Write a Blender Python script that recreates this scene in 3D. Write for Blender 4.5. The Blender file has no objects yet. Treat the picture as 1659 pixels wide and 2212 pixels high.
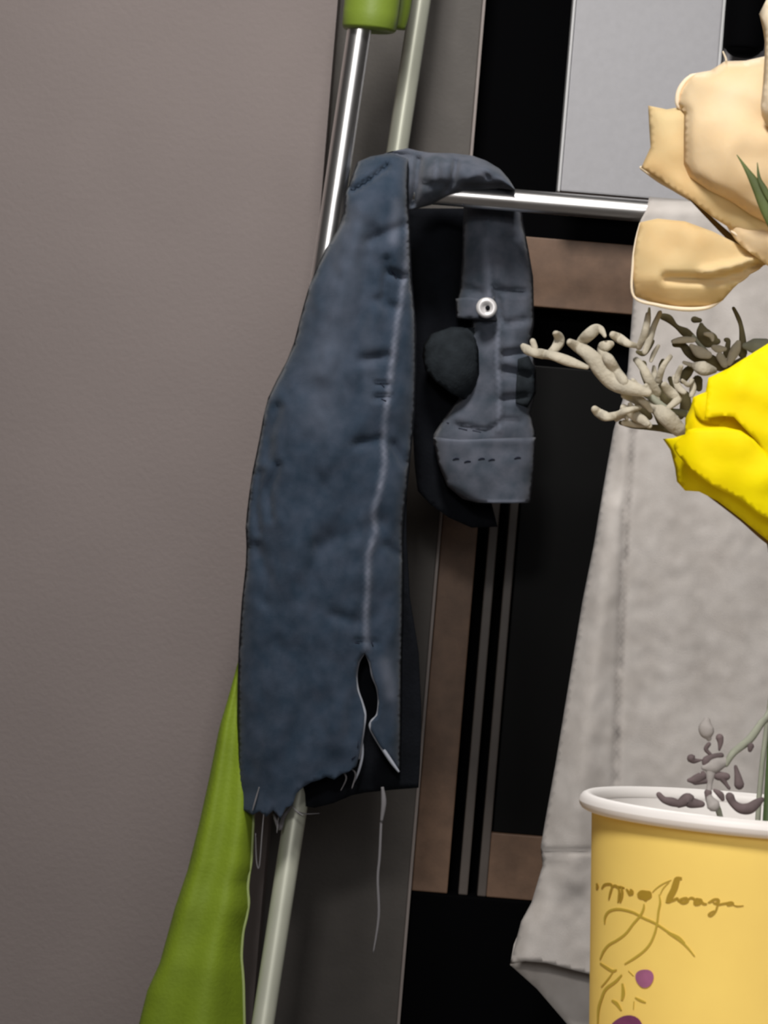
import bpy, bmesh, math, random
from mathutils import Vector, geometry, noise
C = bpy.context.scene
COL = C.collection
random.seed(4)
pi = math.pi

# ---------------------------------------------------------------- camera
F = 7000.0                      # focal length in photo pixels
A = math.radians(4.8)           # camera roll
CAMZ = 1.0
SA, CA = math.sin(A), math.cos(A)
cd = bpy.data.cameras.new('camera'); cam = bpy.data.objects.new('camera', cd); COL.objects.link(cam)
cd.sensor_fit = 'VERTICAL'; cd.sensor_height = 24.0; cd.sensor_width = 18.0
cd.lens = F/2212.0*24.0
cam.location = (0, 0, CAMZ); cam.rotation_mode = 'XYZ'
from mathutils import Matrix
cam.matrix_world = Matrix(((CA, -SA, 0, 0), (0, 0, -1, 0), (SA, CA, 0, CAMZ), (0, 0, 0, 1)))
cd.clip_start = 0.02
C.camera = cam
cd.dof.use_dof = True; cd.dof.focus_distance = 1.45; cd.dof.aperture_fstop = 60
# ---------------------------------------------------------------- world, lamps, exposure
w = bpy.data.worlds.new('world'); C.world = w; w.use_nodes = True
w.node_tree.nodes['Background'].inputs[0].default_value = (0.8, 0.85, 1, 1)
w.node_tree.nodes['Background'].inputs[1].default_value = 0.05
C.view_settings.view_transform = 'Standard'; C.view_settings.look = 'None'
C.view_settings.exposure = 0.0; C.view_settings.gamma = 1.0; C.view_settings.use_curve_mapping = False

def area(name, loc, target, sx, sy, e, col):
    l = bpy.data.lights.new(name, 'AREA'); l.shape = 'RECTANGLE'; l.size = sx; l.size_y = sy
    l.energy = e; l.color = col
    o = bpy.data.objects.new(name, l); COL.objects.link(o); o.location = loc
    d = Vector(target)-Vector(loc); o.rotation_euler = d.to_track_quat('-Z', 'Y').to_euler()
    return o
area('ceiling_lamp', (-0.1, 2.5, 2.35), (-0.1, 3.0, 0), 0.3, 0.3, 25, (1, 0.97, 0.93))
area('foreground_fill', (-0.25, 0.1, 1.95), (0.15, 1.2, 1.0), 0.25, 0.25, 16.5, (1, 0.97, 0.94))  # added unseen fill that brightens the flowers and cup
area('highlight_fill', (0.45, -1.95, 1.95), (-0.2, 3.5, 1.5), 3.4, 0.95, 34, (1, 0.985, 0.98))  # added unseen panel behind the camera, reflected as highlights in the steel tubes

# ---------------------------------------------------------------- helpers
def P(px, py, d):
    """photo direction (px,py) met at distance d"""
    x = (px-829.5)/F*d; y = -(py-1106.0)/F*d
    return Vector((x*CA-y*SA, d, CAMZ+x*SA+y*CA))
def U(u, v, d): return Vector((u/F*d, d, CAMZ-v/F*d))

def mat(name, col, rough=0.6, metal=0.0, var=0.0, scale=40, bump=0.0, bscale=300, sub=0.0, col2=None, spec=0.5, sheen=0.0, coat=0.0):
    m = bpy.data.materials.new(name); m.use_nodes = True
    nt = m.node_tree; b = nt.nodes['Principled BSDF']
    b.inputs['Roughness'].default_value = rough; b.inputs['Metallic'].default_value = metal
    b.inputs['Specular IOR Level'].default_value = spec
    if sheen: b.inputs['Sheen Weight'].default_value = sheen
    if coat: b.inputs['Coat Weight'].default_value = coat
    b.inputs['Base Color'].default_value = (*col, 1)
    tc = nt.nodes.new('ShaderNodeTexCoord')
    if var > 0 or col2:
        n = nt.nodes.new('ShaderNodeTexNoise'); n.inputs['Scale'].default_value = scale; n.inputs['Detail'].default_value = 5
        nt.links.new(tc.outputs['Object'], n.inputs['Vector'])
        r = nt.nodes.new('ShaderNodeValToRGB'); r.color_ramp.elements[0].position = 0.3; r.color_ramp.elements[1].position = 0.7
        c2 = col2 if col2 else tuple(min(1, c*(1+var)) for c in col)
        r.color_ramp.elements[0].color = (*(tuple(c*(1-var) for c in col) if not col2 else col), 1)
        r.color_ramp.elements[1].color = (*c2, 1)
        nt.links.new(n.outputs['Fac'], r.inputs['Fac']); nt.links.new(r.outputs['Color'], b.inputs['Base Color'])
    if bump > 0:
        n2 = nt.nodes.new('ShaderNodeTexNoise'); n2.inputs['Scale'].default_value = bscale; n2.inputs['Detail'].default_value = 3
        nt.links.new(tc.outputs['Object'], n2.inputs['Vector'])
        bp = nt.nodes.new('ShaderNodeBump'); bp.inputs['Strength'].default_value = bump; bp.inputs['Distance'].default_value = 0.002
        nt.links.new(n2.outputs['Fac'], bp.inputs['Height']); nt.links.new(bp.outputs['Normal'], b.inputs['Normal'])
    if sub > 0:
        b.inputs['Subsurface Weight'].default_value = sub
        b.inputs['Subsurface Radius'].default_value = (1, 0.7, 0.4); b.inputs['Subsurface Scale'].default_value = 0.004
    return m

def fade_mat(name, dark, mid, pale, rough=0.9, scale=60, bump=0.5, bscale=900):
    """woven cloth whose worn areas (attribute 'wear') are bleached"""
    m = mat(name, mid, rough, bump=bump, bscale=bscale, spec=0.15, sheen=0.15)
    nt = m.node_tree; b = nt.nodes['Principled BSDF']
    tc = nt.nodes.new('ShaderNodeTexCoord')
    n = nt.nodes.new('ShaderNodeTexNoise'); n.inputs['Scale'].default_value = scale; n.inputs['Detail'].default_value = 6
    nt.links.new(tc.outputs['Object'], n.inputs['Vector'])
    r = nt.nodes.new('ShaderNodeValToRGB'); r.color_ramp.elements[0].position = 0.32; r.color_ramp.elements[1].position = 0.68
    r.color_ramp.elements[0].color = (*dark, 1); r.color_ramp.elements[1].color = (*mid, 1)
    nt.links.new(n.outputs['Fac'], r.inputs['Fac'])
    at = nt.nodes.new('ShaderNodeAttribute'); at.attribute_name = 'wear'
    mx = nt.nodes.new('ShaderNodeMix'); mx.data_type = 'RGBA'
    nt.links.new(at.outputs['Fac'], mx.inputs[0]); nt.links.new(r.outputs['Color'], mx.inputs[6])
    mx.inputs[7].default_value = (*pale, 1)
    nt.links.new(mx.outputs[2], b.inputs['Base Color'])
    return m

def link(name, bm, m, parent=None, smooth=True):
    me = bpy.data.meshes.new(name); bm.normal_update(); bm.to_mesh(me); bm.free()
    me.materials.append(m)
    if smooth: me.polygons.foreach_set('use_smooth', [True]*len(me.polygons))
    o = bpy.data.objects.new(name, me); COL.objects.link(o)
    if parent:
        o.parent = parent
        o.matrix_parent_inverse = Matrix.Translation(-parent.location) if parent.type == 'EMPTY' else Matrix.Identity(4)
    return o
def thing(name, label, cat, loc, group=None):
    o = bpy.data.objects.new(name, None); COL.objects.link(o); o.location = loc; o.empty_display_size = 0.05
    o['label'] = label; o['category'] = cat
    if group: o['group'] = group
    return o
def tag(o, label, cat, group=None):
    o['label'] = label; o['category'] = cat
    if group: o['group'] = group
    return o

def box(bm, lo, hi, bevel=0.0):
    b2 = bmesh.new()
    bmesh.ops.create_cube(b2, size=1)
    for v in b2.verts:
        v.co = Vector([lo[i]+(v.co[i]+0.5)*(hi[i]-lo[i]) for i in range(3)])
    if bevel: bmesh.ops.bevel(b2, geom=list(b2.edges), offset=bevel, segments=2, affect='EDGES', profile=0.6)
    me = bpy.data.meshes.new('t'); b2.to_mesh(me); b2.free(); bm.from_mesh(me); bpy.data.meshes.remove(me)
def ubox(bm, u0, u1, v0, v1, d, depth, bevel=0.002):
    """upright box whose front face sits at distance d"""
    s = d/F
    box(bm, (u0*s, d, CAMZ-v1*s), (u1*s, d+depth, CAMZ-v0*s), bevel)

def catmull(pts, n=6):
    if len(pts) < 3: return [tuple(p) for p in pts]
    out = []
    for i in range(len(pts)-1):
        p0 = pts[max(i-1, 0)]; p1 = pts[i]; p2 = pts[i+1]; p3 = pts[min(i+2, len(pts)-1)]
        for k in range(n):
            t = k/n
            out.append(tuple(0.5*((2*b)+(c-a)*t+(2*a-5*b+4*c-dd)*t*t+(-a+3*b-3*c+dd)*t**3) for a, b, c, dd in zip(p0, p1, p2, p3)))
    out.append(tuple(pts[-1])); return out

def tube(bm, pts, rads, seg=10, flat=1.0, flat_dir=None, n=6, cap=False):
    """round tapered tube through world points"""
    data = [tuple(p)+(r,) for p, r in zip(pts, rads)]
    data = catmull(data, n)
    ps = [Vector(d[:3]) for d in data]; rs = [max(d[3], 1e-5) for d in data]
    if cap:
        t0 = (ps[0]-ps[1]).normalized(); t1 = (ps[-1]-ps[-2]).normalized()
        ps = [ps[0]+t0*rs[0]*0.95, ps[0]+t0*rs[0]*0.6]+ps+[ps[-1]+t1*rs[-1]*0.6, ps[-1]+t1*rs[-1]*0.95]
        rs = [rs[0]*0.3, rs[0]*0.78]+rs+[rs[-1]*0.78, rs[-1]*0.3]
    rings = []
    prev = None
    for i, p in enumerate(ps):
        t = (ps[min(i+1, len(ps)-1)]-ps[max(i-1, 0)]).normalized()
        if prev is None:
            a = Vector((0, 1, 0)) if abs(t.y) < 0.9 else Vector((1, 0, 0))
            if flat_dir: a = flat_dir
            nrm = (a-t*a.dot(t)).normalized()
        else: nrm = (prev-t*prev.dot(t)).normalized()
        prev = nrm; bn = t.cross(nrm)
        rings.append([bm.verts.new(p+nrm*math.cos(2*pi*k/seg)*rs[i]*flat+bn*math.sin(2*pi*k/seg)*rs[i]) for k in range(seg)])
    for a, b in zip(rings, rings[1:]):
        for k in range(seg): bm.faces.new((a[k], a[(k+1) % seg], b[(k+1) % seg], b[k]))
    bm.faces.new(rings[0][::-1]); bm.faces.new(rings[-1])

def pdist(x, y, poly):
    """distance from a point to an open polyline"""
    best = 1e9
    for (x0, y0), (x1, y1) in zip(poly, poly[1:]):
        dx, dy = x1-x0, y1-y0; L = dx*dx+dy*dy
        t = 0 if L == 0 else max(0, min(1, ((x-x0)*dx+(y-y0)*dy)/L))
        q = math.hypot(x-x0-t*dx, y-y0-t*dy)
        if q < best: best = q
    return best
def inside(x, y, poly):
    c = False; j = len(poly)-1
    for i in range(len(poly)):
        xi, yi = poly[i]; xj, yj = poly[j]
        if (yi > y) != (yj > y) and x < (xj-xi)*(y-yi)/(yj-yi)+xi: c = not c
        j = i
    return c
def interp(rows, y):
    if y <= rows[0][0]: return rows[0][1]
    for (a, b), (c, d) in zip(rows, rows[1:]):
        if y <= c: return b+(d-b)*(y-a)/(c-a)
    return rows[-1][1]

def densify(poly, step, jag=0.0):
    out = []
    n = len(poly)
    for i in range(n):
        a, b = poly[i], poly[(i+1) % n]
        L = math.hypot(b[0]-a[0], b[1]-a[1]); k = max(1, int(L/step))
        for j in range(k):
            t = j/k; q = (a[0]+(b[0]-a[0])*t, a[1]+(b[1]-a[1])*t)
            if jag: q = (q[0]+random.uniform(-jag, jag), q[1]+random.uniform(-jag, jag))
            out.append(q)
    return out

def sheet(name, outline, depth, m, parent, step=8, thick=0.0015, wear=None, xy=None, jag=0.0, subsurf=0):
    """cloth or petal with an outline, its own depth relief and real thickness"""
    ol = densify(outline, step, jag)
    xs = [p[0] for p in ol]; ys = [p[1] for p in ol]
    pts = [Vector(p) for p in ol]; nb = len(pts)
    y = min(ys)+step/2; row = 0
    seg = [ol+[ol[0]]][0]
    while y < max(ys):
        x = min(xs)+(step/2 if row % 2 else 0)
        while x < max(xs):
            if inside(x, y, ol):
                ok = True
                for (qx, qy) in ol:
                    if abs(qx-x) < step*0.55 and abs(qy-y) < step*0.55: ok = False; break
                if ok: pts.append(Vector((x, y)))
            x += step
        y += step*0.87; row += 1
    edges = [(i, (i+1) % nb) for i in range(nb)]
    vo, eo, fo, *_ = geometry.delaunay_2d_cdt(pts, edges, [], 1, 1e-4)
    bm = bmesh.new(); vs = []
    lay = bm.verts.layers.float.new('wear')
    for p in vo:
        px, py = p.x, p.y
        d = depth(px, py)
        v = bm.verts.new(P(px, py, d)); v[lay] = wear(px, py) if wear else 0.0
        vs.append(v)
    for f in fo:
        try: bm.faces.new([vs[i] for i in f])
        except ValueError: pass
    for f in bm.faces:
        f.normal_update()
    o = link(name, bm, m, parent)
    me = o.data
    # faces towards the viewer side
    if me.polygons and sum(pl.normal.y for pl in me.polygons) > 0: me.flip_normals()
    s = o.modifiers.new('thickness', 'SOLIDIFY'); s.thickness = thick; s.offset = -1
    if subsurf:
        q = o.modifiers.new('smooth', 'SUBSURF'); q.levels = subsurf; q.render_levels = subsurf
    return o

def lathe(bm, prof, c, seg=64):
    rings = []
    for r, z in prof:
        rings.append([bm.verts.new((c[0]+r*math.cos(2*pi*k/seg), c[1]+r*math.sin(2*pi*k/seg), c[2]+z)) for k in range(seg)])
    for a, b in zip(rings, rings[1:]):
        for k in range(seg): bm.faces.new((a[k], a[(k+1) % seg], b[(k+1) % seg], b[k]))
    return rings

# ---------------------------------------------------------------- materials
M_wall = mat('mauve_wall_paint', (0.255, 0.214, 0.205), 0.75, var=0.05, scale=5, bump=0.25, bscale=160)
M_room = mat('dim_room_paint', (0.09, 0.085, 0.085), 0.8, var=0.05, scale=3)
M_floor = mat('brown_floor', (0.05, 0.038, 0.03), 0.5, var=0.15, scale=6)
M_side = mat('taupe_laminate', (0.108, 0.096, 0.086), 0.6, var=0.08, scale=30, bump=0.15, bscale=200)
M_edge = mat('pale_edge_band', (0.36, 0.31, 0.29), 0.45, var=0.05)
M_wood = mat('brown_wood_veneer', (0.205, 0.122, 0.078), 0.55, var=0.18, scale=45, bump=0.1)
M_rib = mat('grey_brown_aluminium_rib', (0.12, 0.10, 0.088), 0.45, var=0.08)
M_black = mat('matt_black_board', (0.0025, 0.0025, 0.003), 0.8, spec=0.02)
M_dark = mat('dark_glass_panel', (0.005, 0.005, 0.005), 0.45, spec=0.1, var=0.1, scale=10)
M_board = mat('light_grey_board', (0.50, 0.495, 0.52), 0.6, var=0.03, scale=120, bump=0.1)
M_bedge = mat('white_edge_band', (0.75, 0.75, 0.76), 0.4)
M_chrome = mat('polished_steel_tube', (0.90, 0.89, 0.88), 0.31, metal=1.0, var=0.02, scale=8)
M_steel2 = mat('dull_coated_tube', (0.56, 0.57, 0.47), 0.42, metal=0.2, var=0.05, scale=20)
M_green = mat('green_plastic', (0.20, 0.28, 0.035), 0.42, var=0.08, scale=15, bump=0.08)
M_green2 = mat('lime_green_cover_cloth', (0.235, 0.335, 0.016), 0.65, var=0.12, scale=20, bump=0.2, bscale=250)
M_piping = mat('pale_green_piping', (0.42, 0.50, 0.20), 0.5)
M_denim = fade_mat('dark_blue_denim', (0.027, 0.046, 0.074), (0.050, 0.068, 0.102), (0.29, 0.31, 0.39), scale=60, bump=0.35, bscale=1500)
M_denim2 = fade_mat('grey_blue_denim', (0.060, 0.076, 0.100), (0.120, 0.130, 0.165), (0.24, 0.26, 0.33), scale=55, bump=0.35, bscale=1500)
M_shade_cloth = mat('black_shade_cloth', (0.007, 0.008, 0.011), 0.9, var=0.2, bump=0.3, spec=0.1)  # black colour holds the shade on the jeans' rear layers
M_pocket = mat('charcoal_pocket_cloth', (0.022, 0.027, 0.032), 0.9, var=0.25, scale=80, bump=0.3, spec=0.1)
M_thread = mat('pale_frayed_thread', (0.40, 0.42, 0.48), 0.9, var=0.1)
M_thread2 = mat('grey_loose_thread', (0.22, 0.21, 0.22), 0.9)
M_notch = mat('navy_stitch_notch', (0.012, 0.016, 0.035), 0.9)
M_button = mat('pale_metal_button', (0.86, 0.84, 0.84), 0.3, metal=0.25)
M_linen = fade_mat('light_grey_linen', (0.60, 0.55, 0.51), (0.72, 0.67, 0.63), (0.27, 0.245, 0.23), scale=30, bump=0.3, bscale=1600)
M_cup = mat('yellow_printed_paper', (0.98, 0.70, 0.18), 0.55, var=0.05, scale=35, spec=0.25)
M_cupin = mat('white_paper', (0.84, 0.80, 0.77), 0.5, var=0.02)
M_ink = mat('olive_brown_ink', (0.40, 0.25, 0.018), 0.7)
M_ink2 = mat('thin_olive_ink', (0.52, 0.37, 0.04), 0.7)
M_inkp = mat('purple_ink', (0.20, 0.045, 0.13), 0.6, var=0.15, scale=200)
M_inkp2 = mat('lilac_ink', (0.36, 0.12, 0.24), 0.6, var=0.15, scale=200)
M_peach = mat('peach_petal', (0.90, 0.60, 0.32), 0.6, var=0.06, scale=45, sub=0.25, bump=0.15, bscale=120, col2=(0.95, 0.72, 0.46), spec=0.2)
M_peach2 = mat('tan_peach_petal', (0.74, 0.47, 0.22), 0.65, scale=50, sub=0.2, bump=0.15, bscale=120, col2=(0.80, 0.60, 0.32), spec=0.2)
M_peach3 = mat('pale_petal_edge', (0.95, 0.78, 0.56), 0.6, sub=0.2, spec=0.2)
M_yel = mat('yellow_petal', (0.98, 0.72, 0.002), 0.6, scale=40, sub=0.1, bump=0.12, bscale=150, col2=(1.0, 0.84, 0.002), spec=0.1)
M_sepal_shade = mat('olive_brown_sepal_shade', (0.16, 0.095, 0.018), 0.7, var=0.2, scale=90)
M_leaf = mat('dark_green_sepal', (0.10, 0.13, 0.035), 0.6, var=0.35, scale=90)
M_stem = mat('rose_stem_green', (0.09, 0.14, 0.05), 0.55, var=0.2, scale=60)
M_stat = mat('dried_beige_stem', (0.50, 0.455, 0.36), 0.8, var=0.16, scale=150, bump=0.3, bscale=500)
M_stat_shade = mat('dried_olive_leaf_shade', (0.12, 0.10, 0.045), 0.8, var=0.35, scale=150)
M_stat3 = mat('grey_green_stem', (0.30, 0.31, 0.24), 0.75, var=0.15, scale=120)
M_stat4 = mat('dried_mauve_floret', (0.13, 0.095, 0.095), 0.8, var=0.3, scale=200)
M_stat5 = mat('dried_grey_floret', (0.36, 0.33, 0.31), 0.8, var=0.15, scale=200)
M_table = mat('pale_wood_counter', (0.4, 0.3, 0.2), 0.5, var=0.1, scale=10)

# ---------------------------------------------------------------- setting
def struct(name, lo, hi, m):
    bm = bmesh.new(); box(bm, lo, hi); o = link(name, bm, m, smooth=False); o['kind'] = 'structure'; return o
DW = 3.70
struct('floor', (-2.5, -2.2, -0.1), (2.5, 4.7, 0), M_floor)
struct('ceiling', (-2.5, -2.2, 2.6), (2.5, 4.7, 2.7), M_room)
struct('wall_left', (-2.4, DW, 0), (-192/F*DW, DW+0.12, 2.6), M_wall)
struct('wall_back', (-2.5, 4.5, 0), (2.5, 4.6, 2.6), M_room)
struct('wall_right', (2.4, -2.1, 0), (2.5, 4.5, 2.6), M_room)
struct('wall_side', (-2.5, -2.1, 0), (-2.4, 4.5, 2.6), M_room)
struct('wall_rear', (-2.5, -2.2, 0), (2.5, -2.1, 2.6), M_room)

# ---------------------------------------------------------------- cabinet behind the rack
DC = 3.86
cab = thing('cabinet', 'tall dark cabinet with taupe side panel and brown wooden frame behind the rack', 'cabinet', (0.3, DC, 0))
s = DC/F
def cabpart(name, rects, m, bevel=0.0015):
    bm = bmesh.new()
    for (u0, u1, v0, v1, d, dep) in rects: ubox(bm, u0, u1, v0, v1, d, dep, bevel)
    return link(name, bm, m, cab, smooth=False)
VB = 1.0/s      # v of the floor
VT = -1.35/s
cabpart('side_panel', [(-205, 120, VT, VB, DC-0.02, 0.5)], M_side)
cabpart('edge_band', [(120, 127, VT, VB, DC-0.022, 0.03)], M_edge)
cabpart('stile', [(127.5, 205, -619, 810, DC, 0.03)], M_wood)
cabpart('rib', [(229, 249, -300, 810, DC+0.004, 0.03)], M_rib)
cabpart('rib', [(270, 289, -300, 810, DC+0.004, 0.03)], M_rib)
cabpart('rail', [(205.5, 900, -619, -470, DC, 0.03)], M_wood)
cabpart('rail', [(289.5, 900, 671, 810, DC, 0.03)], M_wood)
cabpart('glass_panel', [(292, 900, -343, 669, DC+0.012, 0.01)], M_dark)
cabpart('backing', [(127.5, 900, VT, 810, DC+0.06, 0.4)], M_black)
cabpart('base_box', [(129, 900, 812, VB, DC-0.004, 0.46)], M_black, 0.003)
gb = thing('grey_board', 'light grey upright board with white edge standing above the steel rail', 'board', U(480, -723, 3.78))
bm = bmesh.new(); ubox(bm, 322, 637, -1700, -723, 3.78, 0.03); link('panel', bm, M_board, gb, False)
bm = bmesh.new(); ubox(bm, 315, 321.5, -1700, -721, 3.778, 0.034); ubox(bm, 637.5, 645, -1700, -721, 3.778, 0.034); link('edge_band', bm, M_bedge, gb, False)
bm = bmesh.new()
s2 = 3.75/F
tube(bm, [U(690, -1700, 3.76), U(690, -1300, 3.76), U(690, -1090, 3.76), U(690, -1058, 3.76), U(690, -1045, 3.76)], [46*s2, 46*s2, 46*s2, 38*s2, 22*s2], seg=20)
link('handle', bm, M_black, gb)
bm = bmesh.new(); ubox(bm, 646, 900, -1700, -721, 3.80, 0.03); link('slat', bm, M_board, gb, False)

# ---------------------------------------------------------------- drying rack
DR = 3.50; px2 = DR/F
rack = thing('drying_rack', 'steel tube clothes rack with green plastic sleeve and horizontal rail', 'rack', (-0.1, DR, 0))
def uline(p, q, d):
    return p, q, d
def extend(pa, pb, d, z, d2=None):
    a = P(*pa, d); b = P(*pb, d2 or d); t = (z-a.z)/(b.z-a.z); return a+(b-a)*t
bm = bmesh.new()
a0 = extend((776, 67), (697, 600), DR, 1.72); b0 = extend((776, 67), (697, 600), DR, 0.0)
tube(bm, [a0, (a0+b0)/2, b0], [26*px2]*3, seg=40); link('leg', bm, M_chrome, rack)
a0 = extend((908, 0), (568, 2212), 3.69, 1.72, 3.43); b0 = extend((908, 0), (568, 2212), 3.69, 0.0, 3.43)
o = None
bm = bmesh.new()
tube(bm, [a0, (a0+b0)/2, b0], [24*px2]*3, seg=32)
o = link('leg', bm, M_steel2, rack); o['label'] = 'dull grey-green coated leg'
bm = bmesh.new()
yr = -694
tube(bm, [U(-95, yr, DR), U(400, yr-1, DR), U(1500, yr-2, DR)], [24*px2]*3, seg=40); link('rail', bm, M_chrome, rack)
# far legs beyond the frame so that the rail is carried
bm = bmesh.new(); tube(bm, [U(1500, -1100, DR), U(1500, 700, DR), Vector((1500*px2, DR, 0))], [24*px2]*3, seg=20); link('leg', bm, M_chrome, rack)
# green sleeve at the top of the front leg
bm = bmesh.new()
c0 = P(797, 66, DR); c1 = P(801, 30, DR); c2 = P(812, -60, DR); c3 = P(840, -260, DR)
tube(bm, [c0, P(797.5, 60, DR), c1, c2, c3], [55*px2, 59*px2, 60*px2, 61*px2, 62*px2], seg=32, flat=0.9, n=1)
o = link('sleeve', bm, M_green, rack); o['label'] = 'green plastic sleeve'
bm = bmesh.new()
tube(bm, [P(858, 62, 3.57), P(868, -10, 3.57), P(890, -260, 3.57)], [18*px2, 24*px2, 26*px2], seg=20)
o = link('bracket', bm, M_green, rack); o['label'] = 'green plastic bracket'

# green cover around the lower front leg
gc = thing('leg_cover', 'lime green cloth cover flaring around the lower rack leg', 'cover', P(430, 1900, 3.44))
L_ = [(1400, 522), (1510, 492), (1570, 474), (1680, 452), (1780, 430), (1880, 405), (1960, 378), (2080, 345), (2140, 318), (2212, 300), (2400, 262), (2600, 225)]
R_ = [(1400, 530), (1510, 532), (1700, 545), (1770, 549), (1880, 544), (1900, 536), (1960, 540), (2010, 528), (2060, 523), (2120, 528), (2212, 530), (2400, 533), (2600, 536)]
bm = bmesh.new(); rings = []; NS = 40
for i in range(61):
    y = 1400+1200*i/60; l = interp(L_, y); r = interp(R_, y); ring = []
    c = (l+r)/2; h = (r-l)/2
    for k in range(NS):
        a = 2*pi*k/NS
        fold = 1+0.05*math.sin(3*a+y*0.004)*min(1, h/60)
        ring.append(bm.verts.new(P(c+h*math.cos(a), y, 3.47-0.04*min(1, h/90)*math.sin(a)*fold-0.006*math.sin(c*0.0+math.cos(a)*5+y*0.003)*min(1, h/80))))
    rings.append(ring)
for a, b in zip(rings, rings[1:]):
    for k in range(NS): bm.faces.new((a[k], a[(k+1) % NS], b[(k+1) % NS], b[k]))
link('cover_panel', bm, M_green2, gc)
bm = bmesh.new()
pts = [P(interp(R_, y)-2, y, 3.465) for y in range(1740, 2560, 30)]
tube(bm, pts, [3.2*px2]*len(pts), seg=8, n=3); o = link('piping', bm, M_piping, gc); o['label'] = 'pale green piping'

# ---------------------------------------------------------------- jeans
jeans = thing('jeans', 'dark blue denim jeans with frayed cut hem folded over the steel rail', 'trousers', P(870, 430, DR))
LL = [(340, 775), (350, 772), (420, 745), (480, 740), (540, 702), (610, 670), (680, 650), (760, 630), (820, 598), (870, 574), (950, 560), (1030, 543), (1130, 530), (1200, 533), (1300, 522), (1400, 515), (1550, 512), (1760, 516)]
RR = [(340, 885), (400, 882), (450, 884), (600, 890), (700, 899), (800, 900), (900, 896), (1000, 886), (1050, 881), (1130, 871), (1250, 872), (1400, 869), (1650, 866), (1760, 866)]
seam = [(884, 450), (880, 560), (868, 640), (858, 700), (850, 760), (842, 830), (832, 900), (828, 950), (832, 1000), (820, 1060), (806, 1110), (812, 1150), (795, 1200), (796, 1260), (790, 1330), (792, 1405)]
seam2 = [(884, 440), (888, 520), (894, 620), (900, 740)]
creases = [([(762, 412), (800, 388), (838, 358)], 6, 0.011), ([(800, 520), (845, 500), (870, 490)], 12, 0.004), ([(815, 650), (850, 665)], 12, 0.004), ([(780, 780), (835, 770)], 12, 0.004), ([(770, 960), (820, 950)], 12, 0.004), ([(850, 960), (872, 1000)], 10, 0.004), ([(835, 1180), (860, 1200)], 10, 0.003), ([(720, 1330), (770, 1345)], 14, 0.003), ([(812, 860), (838, 858)], 7, 0.004), ([(815, 830), (840, 832)], 5, 0.004),
           ([(845, 590), (868, 600)], 9, 0.006), ([(600, 1005), (580, 1060), (585, 1120)], 8, 0.004), ([(562, 1020), (552, 1090), (558, 1150)], 7, 0.004), ([(600, 880), (583, 940), (580, 990)], 12, 0.005),
           ([(555, 1180), (575, 1240), (570, 1300)], 12, 0.003), ([(800, 500), (790, 620), (770, 760)], 22, 0.004), ([(835, 560), (830, 640)], 10, 0.004), ([(770, 1385), (785, 1388)], 6, 0.003), ([(806, 1388), (812, 1390)], 6, 0.003),
           ([(690, 1180), (760, 1150), (820, 1130)], 20, 0.003), ([(600, 1400), (700, 1420)], 30, 0.002)]
ridges = [([(775, 460), (735, 620), (690, 800)], 25, 0.006), ([(640, 900), (620, 1100), (640, 1400)], 50, 0.006), ([(720, 780), (710, 1000)], 30, 0.004), (seam, 6, 0.003), ([(770, 1150), (740, 1300), (730, 1600)], 30, 0.004)]
def leg_depth(x, y, front=True, base=3.455):
    l = interp(LL, y); r = interp(RR, y)
    sx = max(-1, min(1, (x-(l+r)/2)/max(1, (r-l)/2)))
    D = 0.034
    v = D*(1-abs(sx)**3.0)**0.5
    d = base-v if front else base+v*0.5
    if y < 430: d += 0.05*((430-y)/100.0)**1.8
    if front:
        for pl, wd, am in creases:
            q = pdist(x, y, pl)
            if q < wd*3: d += 1.5*am*math.exp(-(q/wd)**2)
        for pl, wd, am in ridges:
            q = pdist(x, y, pl)
            if q < wd*3: d -= am*math.exp(-(q/wd)**2)
        d += 0.004*noise.noise(Vector((x*0.012, y*0.006, 1.3)))+0.0015*noise.noise(Vector((x*0.05, y*0.03, 7)))
    d += 0.006*noise.noise(Vector((x*0.02+y*0.004, y*0.009, 21))) if front else 0
    return d
def leg_wear(x, y):
    f = 0.0
    q = pdist(x, y, seam); f = max(f, 0.8*math.exp(-(q/6.0)**2)*(0.65+0.5*noise.noise(Vector((x*0.05, y*0.05, 3)))))
    q = pdist(x, y, seam2); f = max(f, 0.45*math.exp(-(q/4.0)**2))
    q = pdist(x, y, [(770, 480), (740, 640), (700, 800), (690, 900)]); f = max(f, 0.16*math.exp(-(q/45.0)**2))
    q = pdist(x, y, [(858, 440), (850, 520)]); f = max(f, 0.28*math.exp(-(q/12.0)**2))
    q = pdist(x, y, [(832, 1430), (845, 1500)]); f = max(f, 0.3*math.exp(-(q/14.0)**2))
    q = pdist(x, y, [(790, 700), (800, 780), (800, 860)]); f = max(f, 0.10*math.exp(-(q/20.0)**2))
    return max(0.0, f)
hem = [(516, 1745), (530, 1752), (545, 1760), (560, 1752), (575, 1765), (590, 1750), (605, 1768), (618, 1745), (632, 1740), (640, 1715), (655, 1700), (672, 1690), (690, 1685), (705, 1678), (722, 1684), (738, 1672), (752, 1668), (770, 1655)]
slit_l = [(776, 1630), (784, 1580), (788, 1545), (782, 1520), (772, 1490), (769, 1460), (774, 1430), (788, 1410)]
slit_r = [(800, 1430), (806, 1460), (816, 1485), (820, 1515), (816, 1545), (803, 1560), (802, 1575), (822, 1610), (845, 1645), (862, 1668)]
outl = [(772, 350), (800, 338), (845, 330), (885, 345)]
outl += [(interp(RR, y), y) for y in range(400, 1651, 50)]
outl += slit_r[::-1]+slit_l[::-1]+hem[::-1]
outl += [(interp(LL, y), y) for y in range(1700, 360, -40)]
sheet('trouser_leg', outl, leg_depth, M_denim, jeans, step=8, thick=0.0016, wear=leg_wear)
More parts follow.
